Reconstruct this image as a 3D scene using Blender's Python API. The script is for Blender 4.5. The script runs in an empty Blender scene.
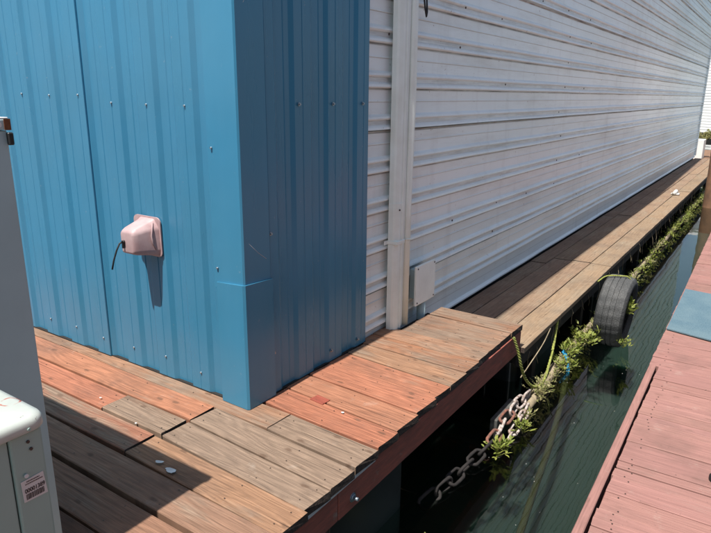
import bpy, bmesh, math, random
from mathutils import Vector, Matrix, noise
random.seed(7)
sc = bpy.context.scene
col = sc.collection
R = math.radians

# ------------------------------------------------------------------ helpers
def link(name, bm, mats, parent=None, smooth=False, loc=None):
    me = bpy.data.meshes.new(name)
    bmesh.ops.recalc_face_normals(bm, faces=bm.faces)
    if smooth:
        for f in bm.faces: f.smooth = True
    bm.to_mesh(me); bm.free()
    o = bpy.data.objects.new(name, me); col.objects.link(o)
    for m in (mats if isinstance(mats, (list, tuple)) else [mats]): me.materials.append(m)
    if parent is not None: o.parent = parent
    if loc is not None: o.location = loc
    return o

def smooth_by_angle(o, deg=35):
    bm = bmesh.new(); bm.from_mesh(o.data)
    for f in bm.faces: f.smooth = True
    for e in bm.edges:
        if len(e.link_faces) == 2 and e.calc_face_angle(0) > R(deg): e.smooth = False
    bm.to_mesh(o.data); bm.free()
    return o

def empty(name, loc=(0, 0, 0)):
    o = bpy.data.objects.new(name, None); col.objects.link(o); o.location = loc
    o.empty_display_size = .1
    return o

def tag(o, label=None, cat=None, group=None, kind=None):
    if label: o['label'] = label
    if cat: o['category'] = cat
    if group: o['group'] = group
    if kind: o['kind'] = kind
    return o

def box(bm, x0, x1, y0, y1, z0, z1, bevel=0, seg=1, mi=0):
    v = [bm.verts.new((x, y, z)) for x in (x0, x1) for y in (y0, y1) for z in (z0, z1)]
    q = [(0,1,3,2),(4,6,7,5),(0,4,5,1),(2,3,7,6),(0,2,6,4),(1,5,7,3)]
    fs = [bm.faces.new([v[i] for i in f]) for f in q]
    for f in fs: f.material_index = mi
    if bevel:
        es = list({e for f in fs for e in f.edges})
        bmesh.ops.bevel(bm, geom=es, offset=bevel, segments=seg, profile=.5, affect='EDGES')
    return v

def tube(bm, pts, r, n=8, mi=0, cap=True, closed=False):
    pts = [Vector(p) for p in pts]
    rs = r if isinstance(r, (list, tuple)) else [r]*len(pts)
    rings = []; N = len(pts); up = None
    for i, p in enumerate(pts):
        a = pts[(i-1) % N] if (closed or i > 0) else p
        b = pts[(i+1) % N] if (closed or i < N-1) else p
        d = (b-a).normalized()
        if up is None:
            up = Vector((0,0,1)) if abs(d.z) < .9 else Vector((1,0,0))
        s = d.cross(up).normalized(); up = s.cross(d).normalized()
        rings.append([bm.verts.new(p + rs[i]*(math.cos(2*math.pi*k/n)*s + math.sin(2*math.pi*k/n)*up)) for k in range(n)])
    for i in range(N if closed else N-1):
        A, B = rings[i], rings[(i+1) % N]
        off = 0
        if closed and i == N-1:
            off = min(range(n), key=lambda o: sum((A[k].co-B[(k+o) % n].co).length for k in range(n)))
        for k in range(n):
            f = bm.faces.new((A[k], A[(k+1) % n], B[(k+1+off) % n], B[(k+off) % n])); f.material_index = mi; f.smooth = True
    if cap and not closed:
        for rg in (rings[0], rings[-1]):
            f = bm.faces.new(rg); f.material_index = mi

def cyl(bm, c, axis, r, h, n=16, r2=None, mi=0):
    c = Vector(c); a = Vector(axis).normalized()
    tube(bm, [c, c+a*h], [r, r if r2 is None else r2], n, mi)

def prism(bm, poly, f, t0, t1):
    """extrude closed 2-D outline poly; f(a,b,t) -> point"""
    A = [bm.verts.new(f(a, b, t0)) for a, b in poly]; B = [bm.verts.new(f(a, b, t1)) for a, b in poly]
    n = len(poly)
    for i in range(n): bm.faces.new((A[i], A[(i+1) % n], B[(i+1) % n], B[i]))
    bm.faces.new(A); bm.faces.new(list(reversed(B)))

def rrect(x0, x1, y0, y1, r, n=6):
    o = []
    for cx, cy, a in ((x1-r, y1-r, 0), (x0+r, y1-r, 90), (x0+r, y0+r, 180), (x1-r, y0+r, 270)):
        o += [(cx+r*math.cos(R(a+90*k/n)), cy+r*math.sin(R(a+90*k/n))) for k in range(n+1)]
    return o

# ------------------------------------------------------------------ node helper
class NT:
    def __init__(s, name):
        s.m = bpy.data.materials.new(name); s.m.use_nodes = True
        s.t = s.m.node_tree; s.n = s.t.nodes
        s.out = [x for x in s.n if x.type == 'OUTPUT_MATERIAL'][0]
        s.b = [x for x in s.n if x.type == 'BSDF_PRINCIPLED'][0]
    def set(s, sock, v):
        if isinstance(v, bpy.types.NodeSocket): s.t.links.new(v, sock)
        elif v is not None:
            if sock.type == 'RGBA' and len(v) == 3: v = (*v, 1)
            sock.default_value = v
    def bs(s, **k):
        for a, v in k.items(): s.set(s.b.inputs[a.replace('_', ' ')], v)
        return s
    def node(s, ty, props=None, **ins):
        x = s.n.new(ty)
        for a, v in (props or {}).items(): setattr(x, a, v)
        for a, v in ins.items(): s.set(x.inputs[int(a[1:])] if a[0] == 'i' and a[1:].isdigit() else x.inputs[a.replace('_', ' ')], v)
        return x
    def math(s, op, a, b=0., c=None):
        x = s.node('ShaderNodeMath', {'operation': op}, i0=a, i1=b)
        if c is not None: s.set(x.inputs[2], c)
        return x.outputs[0]
    def noise(s, vec, scale=5, detail=4, rough=.5, dist=0.):
        return s.node('ShaderNodeTexNoise', None, Vector=vec, Scale=scale, Detail=detail, Roughness=rough, Distortion=dist).outputs[0]
    def mapv(s, vec, scale=(1,1,1), loc=(0,0,0), rot=(0,0,0)):
        return s.node('ShaderNodeMapping', None, Vector=vec, Scale=scale, Location=loc, Rotation=rot).outputs[0]
    def ramp(s, fac, stops):
        x = s.node('ShaderNodeValToRGB', None, Fac=fac); e = x.color_ramp.elements
        while len(e) < len(stops): e.new(.5)
        for i, (p, c) in enumerate(stops):
            e[i].position = p; e[i].color = (c, c, c, 1) if isinstance(c, (int, float)) else (*c, 1)
        return x.outputs[0]
    def mix(s, f, a, b, mode='MIX'):
        x = s.node('ShaderNodeMix', {'data_type': 'RGBA', 'blend_type': mode, 'clamp_factor': True})
        s.set(x.inputs[0], f); s.set(x.inputs[6], a); s.set(x.inputs[7], b)
        return x.outputs[2]
    def bump(s, h, strength=.5, dist=.01, normal=None):
        x = s.node('ShaderNodeBump', None, Height=h, Strength=strength, Distance=dist)
        if normal is not None: s.set(x.inputs['Normal'], normal)
        return x.outputs[0]
    def coord(s, which='Object'): return s.node('ShaderNodeTexCoord').outputs[which]
    def attr(s, n): return s.node('ShaderNodeAttribute', {'attribute_name': n})

def simple(name, c, rough=.6, metal=0., nz=0, nscale=20, spec=.5, bumpy=0, c2=None):
    t = NT(name); t.bs(Roughness=rough, Metallic=metal); t.b.inputs['Specular IOR Level'].default_value = spec
    co = t.coord()
    n = t.noise(co, nscale, 5, .6)
    c2 = c2 or tuple(x*(1-nz) for x in c)
    t.bs(Base_Color=t.mix(t.ramp(n, [(.35, 0), (.7, 1)]), c, c2))
    if bumpy: t.bs(Normal=t.bump(n, bumpy, .01))
    return t.m

# ------------------------------------------------------------------ materials
def wood_mat(name, worn=(.31,.215,.15), wornlo=.5, wornhi=.72, grain=.78, bumps=.8, rough=.75, fine=1.0):
    t = NT(name)
    uv = t.node('ShaderNodeUVMap', {'uv_map': 'UVMap'}).outputs[0]
    tint = t.attr('Tint'); wear = tint.outputs['Alpha']
    # growth-ring contours
    n1 = t.noise(t.mapv(uv, (1.1, 7.5, 1)), 1.0, 2, .4)
    rings = t.math('SINE', t.math('MULTIPLY', n1, 95.0))
    rings = t.math('MULTIPLY_ADD', rings, .5, .5)
    fibre = t.noise(t.mapv(uv, (5, 190, 1)), 1.0, 4, .65)
    fibre2 = t.noise(t.mapv(uv, (2.2, 60, 1)), 1.0, 3, .6)
    crack = t.ramp(t.noise(t.mapv(uv, (1.6, 85, 1), (3, 5, 0)), 1.0, 2, .5), [(.27, 1), (.34, 0)])
    # knots
    vor = t.node('ShaderNodeTexVoronoi', {'voronoi_dimensions': '2D'}, Vector=t.node('ShaderNodeVectorMath', {'operation': 'ADD'}, i0=t.mapv(uv, (2.6, 6.0, 1)), i1=t.node('ShaderNodeVectorMath', {'operation': 'SCALE'}, i0=t.node('ShaderNodeTexNoise', None, Vector=uv, Scale=26.0).outputs[1], Scale=.10).outputs[0]).outputs[0], Scale=1.0, Randomness=1.0)
    knot = t.ramp(vor.outputs['Distance'], [(.035, 1), (.075, 0)])
    blot = t.noise(t.mapv(uv, (2.0, 5, 1), (9, 2, 0)), 1.0, 5, .6)
    wm = t.ramp(t.math('ADD', t.math('ADD', blot, t.math('MULTIPLY', t.math('SUBTRACT', fibre2, .5), .5)), t.math('MULTIPLY', t.math('SUBTRACT', wear, .5), .9)), [(wornlo, 0), (wornhi, 1)])
    c = t.mix(wm, tint.outputs['Color'], worn)
    g = t.math('MULTIPLY_ADD', rings, -.22*grain, 1.0)
    g = t.math('MULTIPLY', g, t.ramp(fibre, [(.25, 1-.55*grain), (.65, 1.08)]))
    g = t.math('MULTIPLY', g, t.ramp(fibre2, [(.25, 1-.4*grain), (.7, 1.06)]))
    g = t.math('MULTIPLY', g, t.math('MULTIPLY_ADD', crack, -.5*grain, 1.0))
    c = t.mix(1.0, c, t.node('ShaderNodeCombineColor', None, i0=g, i1=g, i2=g).outputs[0], 'MULTIPLY')
    c = t.mix(t.math('MULTIPLY', knot, .65*min(1, grain*1.2)), c, (.09, .05, .03))
    # dirt specks and pale scuffs in world space
    co = t.coord('Object')
    sp = t.ramp(t.noise(co, 55, 2, .5), [(.70, 0), (.76, 1)])
    c = t.mix(t.math('MULTIPLY', sp, .45), c, (.06, .045, .035))
    sc2 = t.ramp(t.noise(co, 8, 6, .7), [(.60, 0), (.75, 1)])
    c = t.mix(t.math('MULTIPLY', sc2, .3), c, (.42, .36, .30))
    dk = t.ramp(t.noise(co, 2.3, 5, .65), [(.5, 0), (.75, 1)])
    c = t.mix(t.math('MULTIPLY', dk, .5), c, (.10, .07, .055))
    t.bs(Base_Color=c, Roughness=rough)
    t.b.inputs['Specular IOR Level'].default_value = .3
    h = t.math('ADD', t.math('MULTIPLY', rings, .35), fibre)
    h = t.math('SUBTRACT', h, t.math('MULTIPLY', crack, 1.0))
    t.bs(Normal=t.bump(h, bumps, .004))
    return t.m

M_deck = wood_mat('deck_wood')
M_dock = wood_mat('dock_painted_wood', worn=(.29,.20,.165), wornlo=.60, wornhi=.9, grain=.34, bumps=.45)
M_walk = wood_mat('walkway_wood', worn=(.30,.24,.17), wornlo=.45, wornhi=.8, grain=.5)
M_end = simple('dark_end_grain', (.035,.026,.02), .9, nz=.6, nscale=60, bumpy=.6, c2=(.09,.06,.045))
M_dockend = simple('dock_end_grain', (.20,.075,.06), .9, nz=.6, nscale=40)
M_fascia = NT('red_stained_fascia')
t = M_fascia; co = t.coord()
n = t.noise(t.mapv(co, (1, 2, 14)), 3, 6, .7)
c = t.mix(t.ramp(n, [(.35, 0), (.7, 1)]), (.42,.115,.075), (.19,.075,.055))
c = t.mix(t.ramp(t.noise(co, 9, 5, .7), [(.62, 0), (.72, 1)]), c, (.3,.2,.16))
t.bs(Base_Color=c, Roughness=.8, Normal=t.bump(n, .5, .006)); M_fascia = t.m
M_nail = simple('nail_head', (.10,.07,.055), .5, .6)
M_under = simple('dark_framing', (.022,.019,.016), .9, nz=.5, nscale=12, bumpy=.5)

def paint_metal(name, c, c2, rough, streak=(40, .7)):
    t = NT(name); co = t.coord()
    big = t.noise(co, 1.3, 5, .6)
    st = t.noise(t.mapv(co, (4, 4, .5)), 2.0, 4, .55)
    cc = t.mix(t.ramp(big, [(.35, 0), (.7, 1)]), c, c2)
    cc = t.mix(t.math('MULTIPLY', t.ramp(st, [(.5, 0), (.8, 1)]), .07), cc, tuple(min(1, x*1.5+.05) for x in c))
    sp = t.ramp(t.noise(co, 38, 3, .5), [(.725, 0), (.75, 1)])
    cc = t.mix(t.math('MULTIPLY', sp, .4), cc, tuple(x*.5+.22 for x in c))
    t.bs(Base_Color=cc, Roughness=t.ramp(st, [(.3, rough-.04), (.8, rough+.08)]))
    t.bs(Normal=t.bump(t.noise(t.mapv(co, (1, 1, .5)), 3.0, 3, .5), .45, .02))
    return t.m
M_blue = paint_metal('blue_painted_steel', (.042,.205,.335), (.052,.200,.310), .29)
M_bluetrim = paint_metal('blue_trim_steel', (.042,.215,.350), (.050,.21,.325), .29)
def white_metal():
    t = NT('white_painted_steel'); co = t.coord()
    st = t.noise(t.mapv(co, (3, .5, 4)), 2.0, 6, .65)
    big = t.noise(t.mapv(co, (1, .35, 1.5)), 1.6, 4, .6)
    cc = t.mix(t.ramp(big, [(.35, 0), (.7, 1)]), (.88,.94,.92), (.81,.88,.86))
    cc = t.mix(t.math('MULTIPLY', t.ramp(st, [(.5, 0), (.85, 1)]), .45), cc, (.46,.43,.38))
    vs = t.noise(t.mapv(co, (8, 6, .6)), 1.0, 4, .6)
    cc = t.mix(t.math('MULTIPLY', t.ramp(vs, [(.55, 0), (.8, 1)]), .3), cc, (.45,.43,.40))
    sp = t.ramp(t.noise(co, 30, 3, .5), [(.71, 0), (.75, 1)])
    cc = t.mix(t.math('MULTIPLY', sp, .6), cc, (.28,.2,.14))
    # rib shade painted in, mottled with grime, under and between the ribs
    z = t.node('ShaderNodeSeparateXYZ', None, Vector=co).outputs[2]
    ph = t.math('MULTIPLY', t.math('FRACT', t.math('DIVIDE', t.math('ADD', z, 1.0-1.64+.2575*8), .2575)), 1.0)
    # (rib centre sits at phase of z=1.64)
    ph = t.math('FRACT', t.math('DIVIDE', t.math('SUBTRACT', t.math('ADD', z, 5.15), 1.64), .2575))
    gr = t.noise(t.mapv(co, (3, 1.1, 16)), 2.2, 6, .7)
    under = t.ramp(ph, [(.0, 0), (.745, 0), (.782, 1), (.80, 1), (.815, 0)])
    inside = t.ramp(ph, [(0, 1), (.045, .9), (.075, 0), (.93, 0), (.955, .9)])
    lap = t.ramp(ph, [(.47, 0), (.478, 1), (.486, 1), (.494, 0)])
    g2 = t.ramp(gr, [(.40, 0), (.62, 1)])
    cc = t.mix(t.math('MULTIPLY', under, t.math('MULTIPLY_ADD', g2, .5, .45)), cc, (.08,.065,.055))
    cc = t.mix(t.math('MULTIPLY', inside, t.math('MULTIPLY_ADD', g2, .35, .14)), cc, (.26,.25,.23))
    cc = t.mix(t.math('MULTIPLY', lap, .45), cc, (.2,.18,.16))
    t.bs(Base_Color=cc, Roughness=.3)
    t.bs(Normal=t.bump(t.noise(t.mapv(co, (1, .8, 1)), 2.2, 3, .5), .22, .03))
    return t.m
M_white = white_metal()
M_pipe = simple('aged_white_plastic', (.84,.91,.86), .35, nz=.2, nscale=6, c2=(.76,.81,.74))
M_plate = simple('white_cover_plate', (.86,.91,.87), .5, nz=.1, nscale=9)
M_screw = simple('screw_steel', (.30,.36,.40), .4, .7)
M_screwdark = simple('rusty_screw', (.07,.05,.04), .6, .3)
M_black = simple('black_rubber', (.012,.012,.012), .5)
M_cabinet = simple('grey_enamel', (.40,.52,.53), .5, nz=.12, nscale=3)
M_rim = simple('pale_metal_cap', (.72,.72,.70), .45, nz=.2, nscale=30)
M_rust = simple('rust', (.20,.07,.025), .9, nz=.5, nscale=60)
M_sage = simple('sage_green_enamel', (.30,.43,.38), .42, nz=.1, nscale=4)
def lid_mat():
    t = NT('worn_lid_enamel'); co = t.coord()
    c = t.mix(t.ramp(t.noise(co, 9, 5, .6), [(.4, 0), (.7, 1)]), (.48,.51,.46), (.40,.43,.39))
    c = t.mix(t.ramp(t.noise(co, 26, 6, .75), [(.62, 0), (.67, 1)]), c, (.15,.12,.09))
    # rusty ring left by a can
    sx = t.node('ShaderNodeSeparateXYZ', None, Vector=co)
    dx = t.math('SUBTRACT', sx.outputs[0], -1.19); dy = t.math('SUBTRACT', sx.outputs[1], .542)
    d = t.math('SQRT', t.math('ADD', t.math('MULTIPLY', dx, dx), t.math('MULTIPLY', dy, dy)))
    d = t.math('ABSOLUTE', t.math('SUBTRACT', d, .018))
    ring = t.math('MULTIPLY', t.math('LESS_THAN', d, .0018), t.ramp(t.noise(co, 30, 2, .5), [(.42, 0), (.5, 1)]))
    c = t.mix(ring, c, (.40,.12,.08))
    t.bs(Base_Color=c, Roughness=.4); return t.m
M_lid = lid_mat()
M_pink = simple('faded_pink_plastic', (.50,.355,.345), .5, nz=.15, nscale=14, c2=(.40,.255,.25))
M_tag = simple('tag_plate', (.62,.60,.57), .5)
M_ink = simple('black_ink', (.03,.03,.03), .6)
M_tyre = NT('weathered_tyre_rubber'); t = M_tyre; co = t.coord()
c = t.mix(t.ramp(t.noise(co, 7, 6, .7), [(.35, 0), (.75, 1)]), (.045,.047,.047), (.115,.115,.11))
vz = t.node('ShaderNodeTexVoronoi', {'feature': 'DISTANCE_TO_EDGE'}, Vector=t.mapv(co, (1.3, 1, 1)), Scale=42.0)
ve = t.ramp(vz.outputs['Distance'], [(.03, 0), (.12, 1)])
c = t.mix(t.math('MULTIPLY', t.math('SUBTRACT', 1.0, ve), .35), c, (.025,.025,.025))
t.bs(Base_Color=c, Roughness=.8, Normal=t.bump(ve, .4, .004)); M_tyre = t.m
M_log = simple('weathered_log', (.36,.29,.19), .9, nz=.5, nscale=14, bumpy=.7, c2=(.15,.12,.07))
M_chainw = simple('guano_crusted_chain', (.55,.50,.46), .9, nz=.5, nscale=45, bumpy=1.0, c2=(.20,.11,.07))
M_chainr = simple('rusted_chain', (.24,.095,.06), .85, nz=.5, nscale=35, bumpy=.6, c2=(.10,.06,.05))
M_chaind = simple('dark_tarry_chain', (.022,.018,.016), .85, nz=.5, nscale=30, bumpy=.6)
M_oldsteel = simple('weathered_grey_steel', (.11,.11,.10), .8, nz=.5, nscale=18, c2=(.05,.04,.035))
M_rope = simple('yellow_green_rope', (.36,.38,.08), .85, nz=.5, nscale=45, bumpy=.5, c2=(.12,.14,.04))
M_blstrap = simple('blue_strap', (.04,.42,.75), .55)
M_subrope = simple('algae_covered_rope', (.10,.09,.03), .9, nz=.4, nscale=9)
M_pile = simple('brown_timber_pile', (.26,.14,.075), .85, nz=.5, nscale=5, bumpy=.5, c2=(.14,.08,.05))
M_navy = simple('navy_blocker', (.035,.07,.10), .5, nz=.2, nscale=3)
M_float = simple('black_float_plastic', (.010,.012,.015), .45)
M_shell = simple('white_shell', (.55,.54,.50), .7)
M_farwhite = simple('pale_lap_siding', (.78,.77,.72), .6, nz=.06, nscale=2)
def mat_mat():
    t = NT('teal_outdoor_carpet'); co = t.coord()
    n = t.noise(co, 230, 4, .7); n2 = t.noise(co, 3, 3, .6)
    c = t.mix(t.ramp(n, [(.35, 0), (.65, 1)]), (.040,.10,.14), (.15,.235,.275))
    c = t.mix(t.math('MULTIPLY', t.ramp(n2, [(.4, 0), (.7, 1)]), .35), c, (.22,.30,.31))
    t.bs(Base_Color=c, Roughness=.95, Normal=t.bump(n, .9, .006)); return t.m
M_mat = mat_mat()
def leaf_mat(name, a, b):
    t = NT(name); co = t.coord()
    c = t.mix(t.ramp(t.noise(co, 23, 3, .6), [(.35, 0), (.65, 1)]), a, b)
    t.bs(Base_Color=c, Roughness=.55)
    tr = t.node('ShaderNodeBsdfTranslucent', None, Color=c)
    mx = t.node('ShaderNodeMixShader', None, i0=.35, i1=t.b.outputs[0], i2=tr.outputs[0])
    t.t.links.new(mx.outputs[0], t.out.inputs[0]); return t.m
M_leaf = leaf_mat('weed_leaves', (.18,.25,.035), (.36,.37,.09))
M_leafdry = leaf_mat('dull_weed_leaves', (.20,.24,.06), (.42,.36,.18))
def water_mat():
    t = NT('harbour_water'); co = t.coord('Object')
    w1 = t.noise(t.mapv(co, (3.5, 1.6, 1), (0, 0, 0), (0, 0, .35)), 1.0, 2, .4)
    w2 = t.noise(t.mapv(co, (19, 2.0, 1), (0, 0, 0), (0, 0, .08)), 1.0, 1, .3, 0.)
    w3 = t.noise(co, 11, 2, .5)
    h = t.math('ADD', t.math('MULTIPLY', w1, .34), t.math('ADD', t.math('MULTIPLY', w2, .022), t.math('MULTIPLY', w3, .03)))
    nrm = t.bump(h, .30, .014)
    gl = t.node('ShaderNodeBsdfGlossy', None, Color=(1, 1, 1), Roughness=.0, Normal=nrm)
    tr = t.node('ShaderNodeBsdfTransparent', None, Color=(.46, .53, .50))
    fr = t.node('ShaderNodeFresnel', None, IOR=1.6, Normal=nrm)
    mx = t.node('ShaderNodeMixShader', None, i0=fr.outputs[0], i1=tr.outputs[0], i2=gl.outputs[0])
    t.t.links.new(mx.outputs[0], t.out.inputs[0])
    return t.m
M_water = water_mat()
M_murk = NT('murky_depth'); t = M_murk
t.bs(Base_Color=(.058,.088,.074), Roughness=1.0, Subsurface_Weight=1.0, Subsurface_Radius=(.6, 1.0, .85), Subsurface_Scale=.45)
t.b.inputs['Specular IOR Level'].default_value = 0; M_murk = t.m

# ------------------------------------------------------------------ boards
def board(bm, A, B, w0, w1, ztop, th, tint, wear=.5, end_mi=1, nails=(), nail_w=.6, wob=.0022, joff=0):
    """plank from A to B (x,y of the centre line), widths w0->w1, in bm with UV + Tint"""
    uvl = bm.loops.layers.uv.get('UVMap') or bm.loops.layers.uv.new('UVMap')
    cl = bm.loops.layers.float_color.get('Tint') or bm.loops.layers.float_color.new('Tint')
    A = Vector((*A, 0)); B = Vector((*B, 0)); d = B-A; L = d.length; u = d/L; s = Vector((-u.y, u.x, 0))
    n = max(2, int(L/.16)); uo, vo = random.uniform(0, 60), random.uniform(0, 60)
    ch = .0035
    sag = random.uniform(-.0025, .0025); cup = random.uniform(0, .0025)
    rings = []; ps = random.uniform(0, 99)
    for i in range(n+1):
        f = i/n; c = A + d*f; w = w0+(w1-w0)*f
        a = noise.noise(Vector((ps, f*L*3, 0)))*wob; b = noise.noise(Vector((ps+9, f*L*3, 0)))*wob
        zz = ztop+sag+noise.noise(Vector((ps+5, f*L*1.3, 0)))*.003
        h = w/2
        e = 0
        prof = [(-h+a, -th), (-h+a, -ch), (-h+a+ch, 0), (-h*.4, -cup), (h*.4, -cup), (h+b-ch, 0), (h+b, -ch), (h+b, -th)]
        rings.append([(c + s*p[0] + Vector((0, 0, zz+p[1])), f*L, p[0]) for p in prof])
    # ragged ends
    for rg, sg in ((rings[0], -1), (rings[-1], 1)):
        k = random.uniform(-.004, .004)
        for j in range(len(rg)):
            p, a_, b_ = rg[j]
            rg[j] = (p + u*sg*(k*(j-3.5)/3.5 + random.uniform(-.0015, .0015)), a_, b_)
    V = [[bm.verts.new(p[0]) for p in rg] for rg in rings]
    def setl(f, data, mi):
        f.material_index = mi
        for lp, (uu, vv) in zip(f.loops, data):
            lp[uvl].uv = (uu+uo, vv+vo); lp[cl] = (*tint, wear)
    for i in range(n):
        for k in range(7):
            f = bm.faces.new((V[i][k], V[i+1][k], V[i+1][k+1], V[i][k+1]))
            setl(f, [(rings[i][k][1], rings[i][k][2]), (rings[i+1][k][1], rings[i+1][k][2]), (rings[i+1][k+1][1], rings[i+1][k+1][2]), (rings[i][k+1][1], rings[i][k+1][2])], 0)
        f = bm.faces.new((V[i][7], V[i+1][7], V[i+1][0], V[i][0])); setl(f, [(0, 0)]*4, 0)
    for rg in (V[0], V[-1]):
        f = bm.faces.new(rg); setl(f, [(0, 0)]*8, end_mi)
    for q in nails:
        for sgn in (-1, 1):
            c = A+u*q+s*sgn*(w0/2*nail_w)*random.uniform(.8, 1.1)+u*random.uniform(-.012, .012)
            r = .0034; cz = ztop+sag+.0018
            vs = [bm.verts.new((c.x+r*math.cos(t*math.pi/3), c.y+r*math.sin(t*math.pi/3), cz)) for t in range(6)]
            f = bm.faces.new(vs); f.material_index = 2
            for lp in f.loops: lp[cl] = (*tint, 0); lp[uvl].uv = (0, 0)

def var(c, a=.08):
    k = 1+random.uniform(-a, a); return tuple(max(0, x*k*(1+random.uniform(-a*.3, a*.3))) for x in c)

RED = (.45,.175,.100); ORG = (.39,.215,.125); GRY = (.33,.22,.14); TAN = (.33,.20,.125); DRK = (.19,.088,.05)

# ------------------------------------------------------------------ deck (front boards and platform)
bm = bmesh.new()
W = .176
def rowx(segs, yl, yr, w, th=.04, **k):
    """segs: list of (x0,x1,tint,wear); line y interpolated between x=-2.2 (yl) and x=-1.3 (yr)"""
    def yy(x): return yl if x < -2.2 else yl+(yr-yl)*(x+2.2)/.9
    for (x0, x1, c, wr) in segs:
        nl = [q for q in (.05, .6, 1.2, 1.8) if q < (x1-x0)-.06] + [(x1-x0)-.05]
        board(bm, (x0+.002, yy(x0)), (x1-.002, yy(x1)), w-.003, w-.004, 0+random.uniform(-.004, .003), th, var(c, .05), wr, nails=nl)
# row lines: 1.99/1.935, 1.81/1.763, 1.64/1.597, 1.455/1.44, 1.275/1.26, 1.075
rowx([(-5.6, -3.6, TAN, .5), (-3.6, -1.83, ORG, .62), (-1.83, -1.298, GRY, .95)], 2.078, 2.035, .172)
rowx([(-5.6, -3.9, RED, .4), (-3.9, -2.20, (.45,.195,.11), .42), (-2.19, -1.296, GRY, .95)], 1.902, 1.849, .170)
rowx([(-5.2, -2.665, RED, .25), (-2.66, -2.205, (.27,.16,.105), .8), (-2.195, -1.30, GRY, 1.0)], 1.726, 1.680, .160)
rowx([(-4.9, -2.23, (.38,.17,.10), .6), (-2.225, -1.292, ORG, .5)], 1.548, 1.520, .172)
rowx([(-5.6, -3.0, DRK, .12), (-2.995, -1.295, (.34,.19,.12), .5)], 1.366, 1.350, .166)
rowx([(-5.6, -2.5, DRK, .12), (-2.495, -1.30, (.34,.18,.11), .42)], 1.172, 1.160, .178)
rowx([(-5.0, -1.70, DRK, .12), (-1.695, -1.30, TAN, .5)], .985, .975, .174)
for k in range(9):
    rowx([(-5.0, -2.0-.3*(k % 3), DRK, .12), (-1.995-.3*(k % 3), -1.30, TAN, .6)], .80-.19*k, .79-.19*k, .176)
# platform boards
lines = [(2.162,2.130),(2.358,2.308),(2.555,2.513),(2.748,2.712),(2.938,2.888),(3.120,3.100),(3.292,3.285),(3.470,3.455),(3.672,3.655),(3.865,3.855),(4.062,4.055)]
cols = [(RED,.30),((.45,.20,.115),.35),((.45,.185,.105),.4),((.45,.185,.105),.35),(ORG,.55),((.40,.19,.10),.6),(ORG,.6),((.36,.185,.105),.7),(ORG,.62),((.35,.17,.09),.7)]
for i in range(10):
    l0, r0 = lines[i]; l1, r1 = lines[i+1]; gap = .010 if i not in (0,) else .014
    xl = (-2.036, -2.042, -2.030, -2.038, -2.030, -2.075, -2.075, -1.955, -1.955, -1.945)[i]
    xr = -1.300+(.0, -.004, -.01, -.016, -.006, -.012, -.02, -.03, -.03, -.02)[i]*.6
    c, wr = cols[i]
    board(bm, (xl, (l0+l1)/2), (xr, (r0+r1)/2), l1-l0-gap, r1-r0-gap, random.uniform(-.001, .003), .04, var(c, .05), wr, nails=[.06, (xr-xl)/2, (xr-xl)-.06])
deck = link('deck', bm, [M_deck, M_end, M_nail])
tag(deck, kind='structure')
bm = bmesh.new()
box(bm, -1.352, -1.314, -.9, 1.835, -.205, -.046, .003)
box(bm, -1.350, -1.312, 1.838, 4.045, -.205, -.046, .003)
link('fascia_board', bm, M_fascia, deck)
bm = bmesh.new(); box(bm, -2.0, -1.353, 4.008, 4.046, -.205, -.046, .003); link('end_board', bm, M_fascia, deck)
bm = bmesh.new()
box(bm, -1.311, -1.3085, 1.60, 2.12, -.062, -.043)
link('flashing', bm, M_rim, deck)
bm = bmesh.new(); cyl(bm, (-1.312, 1.943, -.150), (1, 0, 0), .016, .008, 6); cyl(bm, (-1.304, 1.943, -.150), (1, 0, 0), .008, .022, 10); cyl(bm, (-1.3135, 1.943, -.150), (1, 0, 0), .022, .003, 16)
link('bolt', bm, M_screw, deck)
bm = bmesh.new()
for k in range(7): box(bm, -1.362, -1.356, 1.79, 1.83, -.60+.055*k, -.60+.055*k+.033)
for s in (1.790, 1.822): box(bm, -1.3545, -1.3515, s, s+.008, -.60, -.206)
link('slotted_bracket', bm, M_screwdark, deck)
bm = bmesh.new()
for y in [x*.4-.6 for x in range(12)]:
    if y < 2.0: box(bm, -5.4, -1.36, y, y+.038, -.20, -.044)
for x in (-1.66, -1.95): box(bm, x, x+.038, -.8, 4.0, -.235, -.0445-.002)
box(bm, -2.03, -1.99, 2.1, 4.0, -.21, -.045)
link('joist', bm, M_under, deck)
bm = bmesh.new()
board(bm, (-1.842, 2.352), (-1.752, 2.343), .062, .062, .0085, .006, (.33,.085,.055), .1, 0)
link('patch_plate', bm, [M_deck, M_end, M_nail], deck)

bm = bmesh.new()
for cx, cy, a, b, rot_ in ((-2.02, 1.49, .020, .009, .3), (-1.93, 1.475, .028, .013, .1), (-2.38, 1.64, .006, .005, 0), (-1.62, 2.30, .008, .006, 0), (-2.75, 1.70, .007, .005, 0)):
    vs_ = []
    for k in range(12):
        t_ = k*math.pi/6; rr = 1+random.uniform(-.25, .25); x_, y_ = a*rr*math.cos(t_), b*rr*math.sin(t_)
        vs_.append(bm.verts.new((cx+x_*math.cos(rot_)-y_*math.sin(rot_), cy+x_*math.sin(rot_)+y_*math.cos(rot_), .0062)))
    bm.faces.new(vs_)
link('paint_spots', bm, M_rim, deck)

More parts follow.
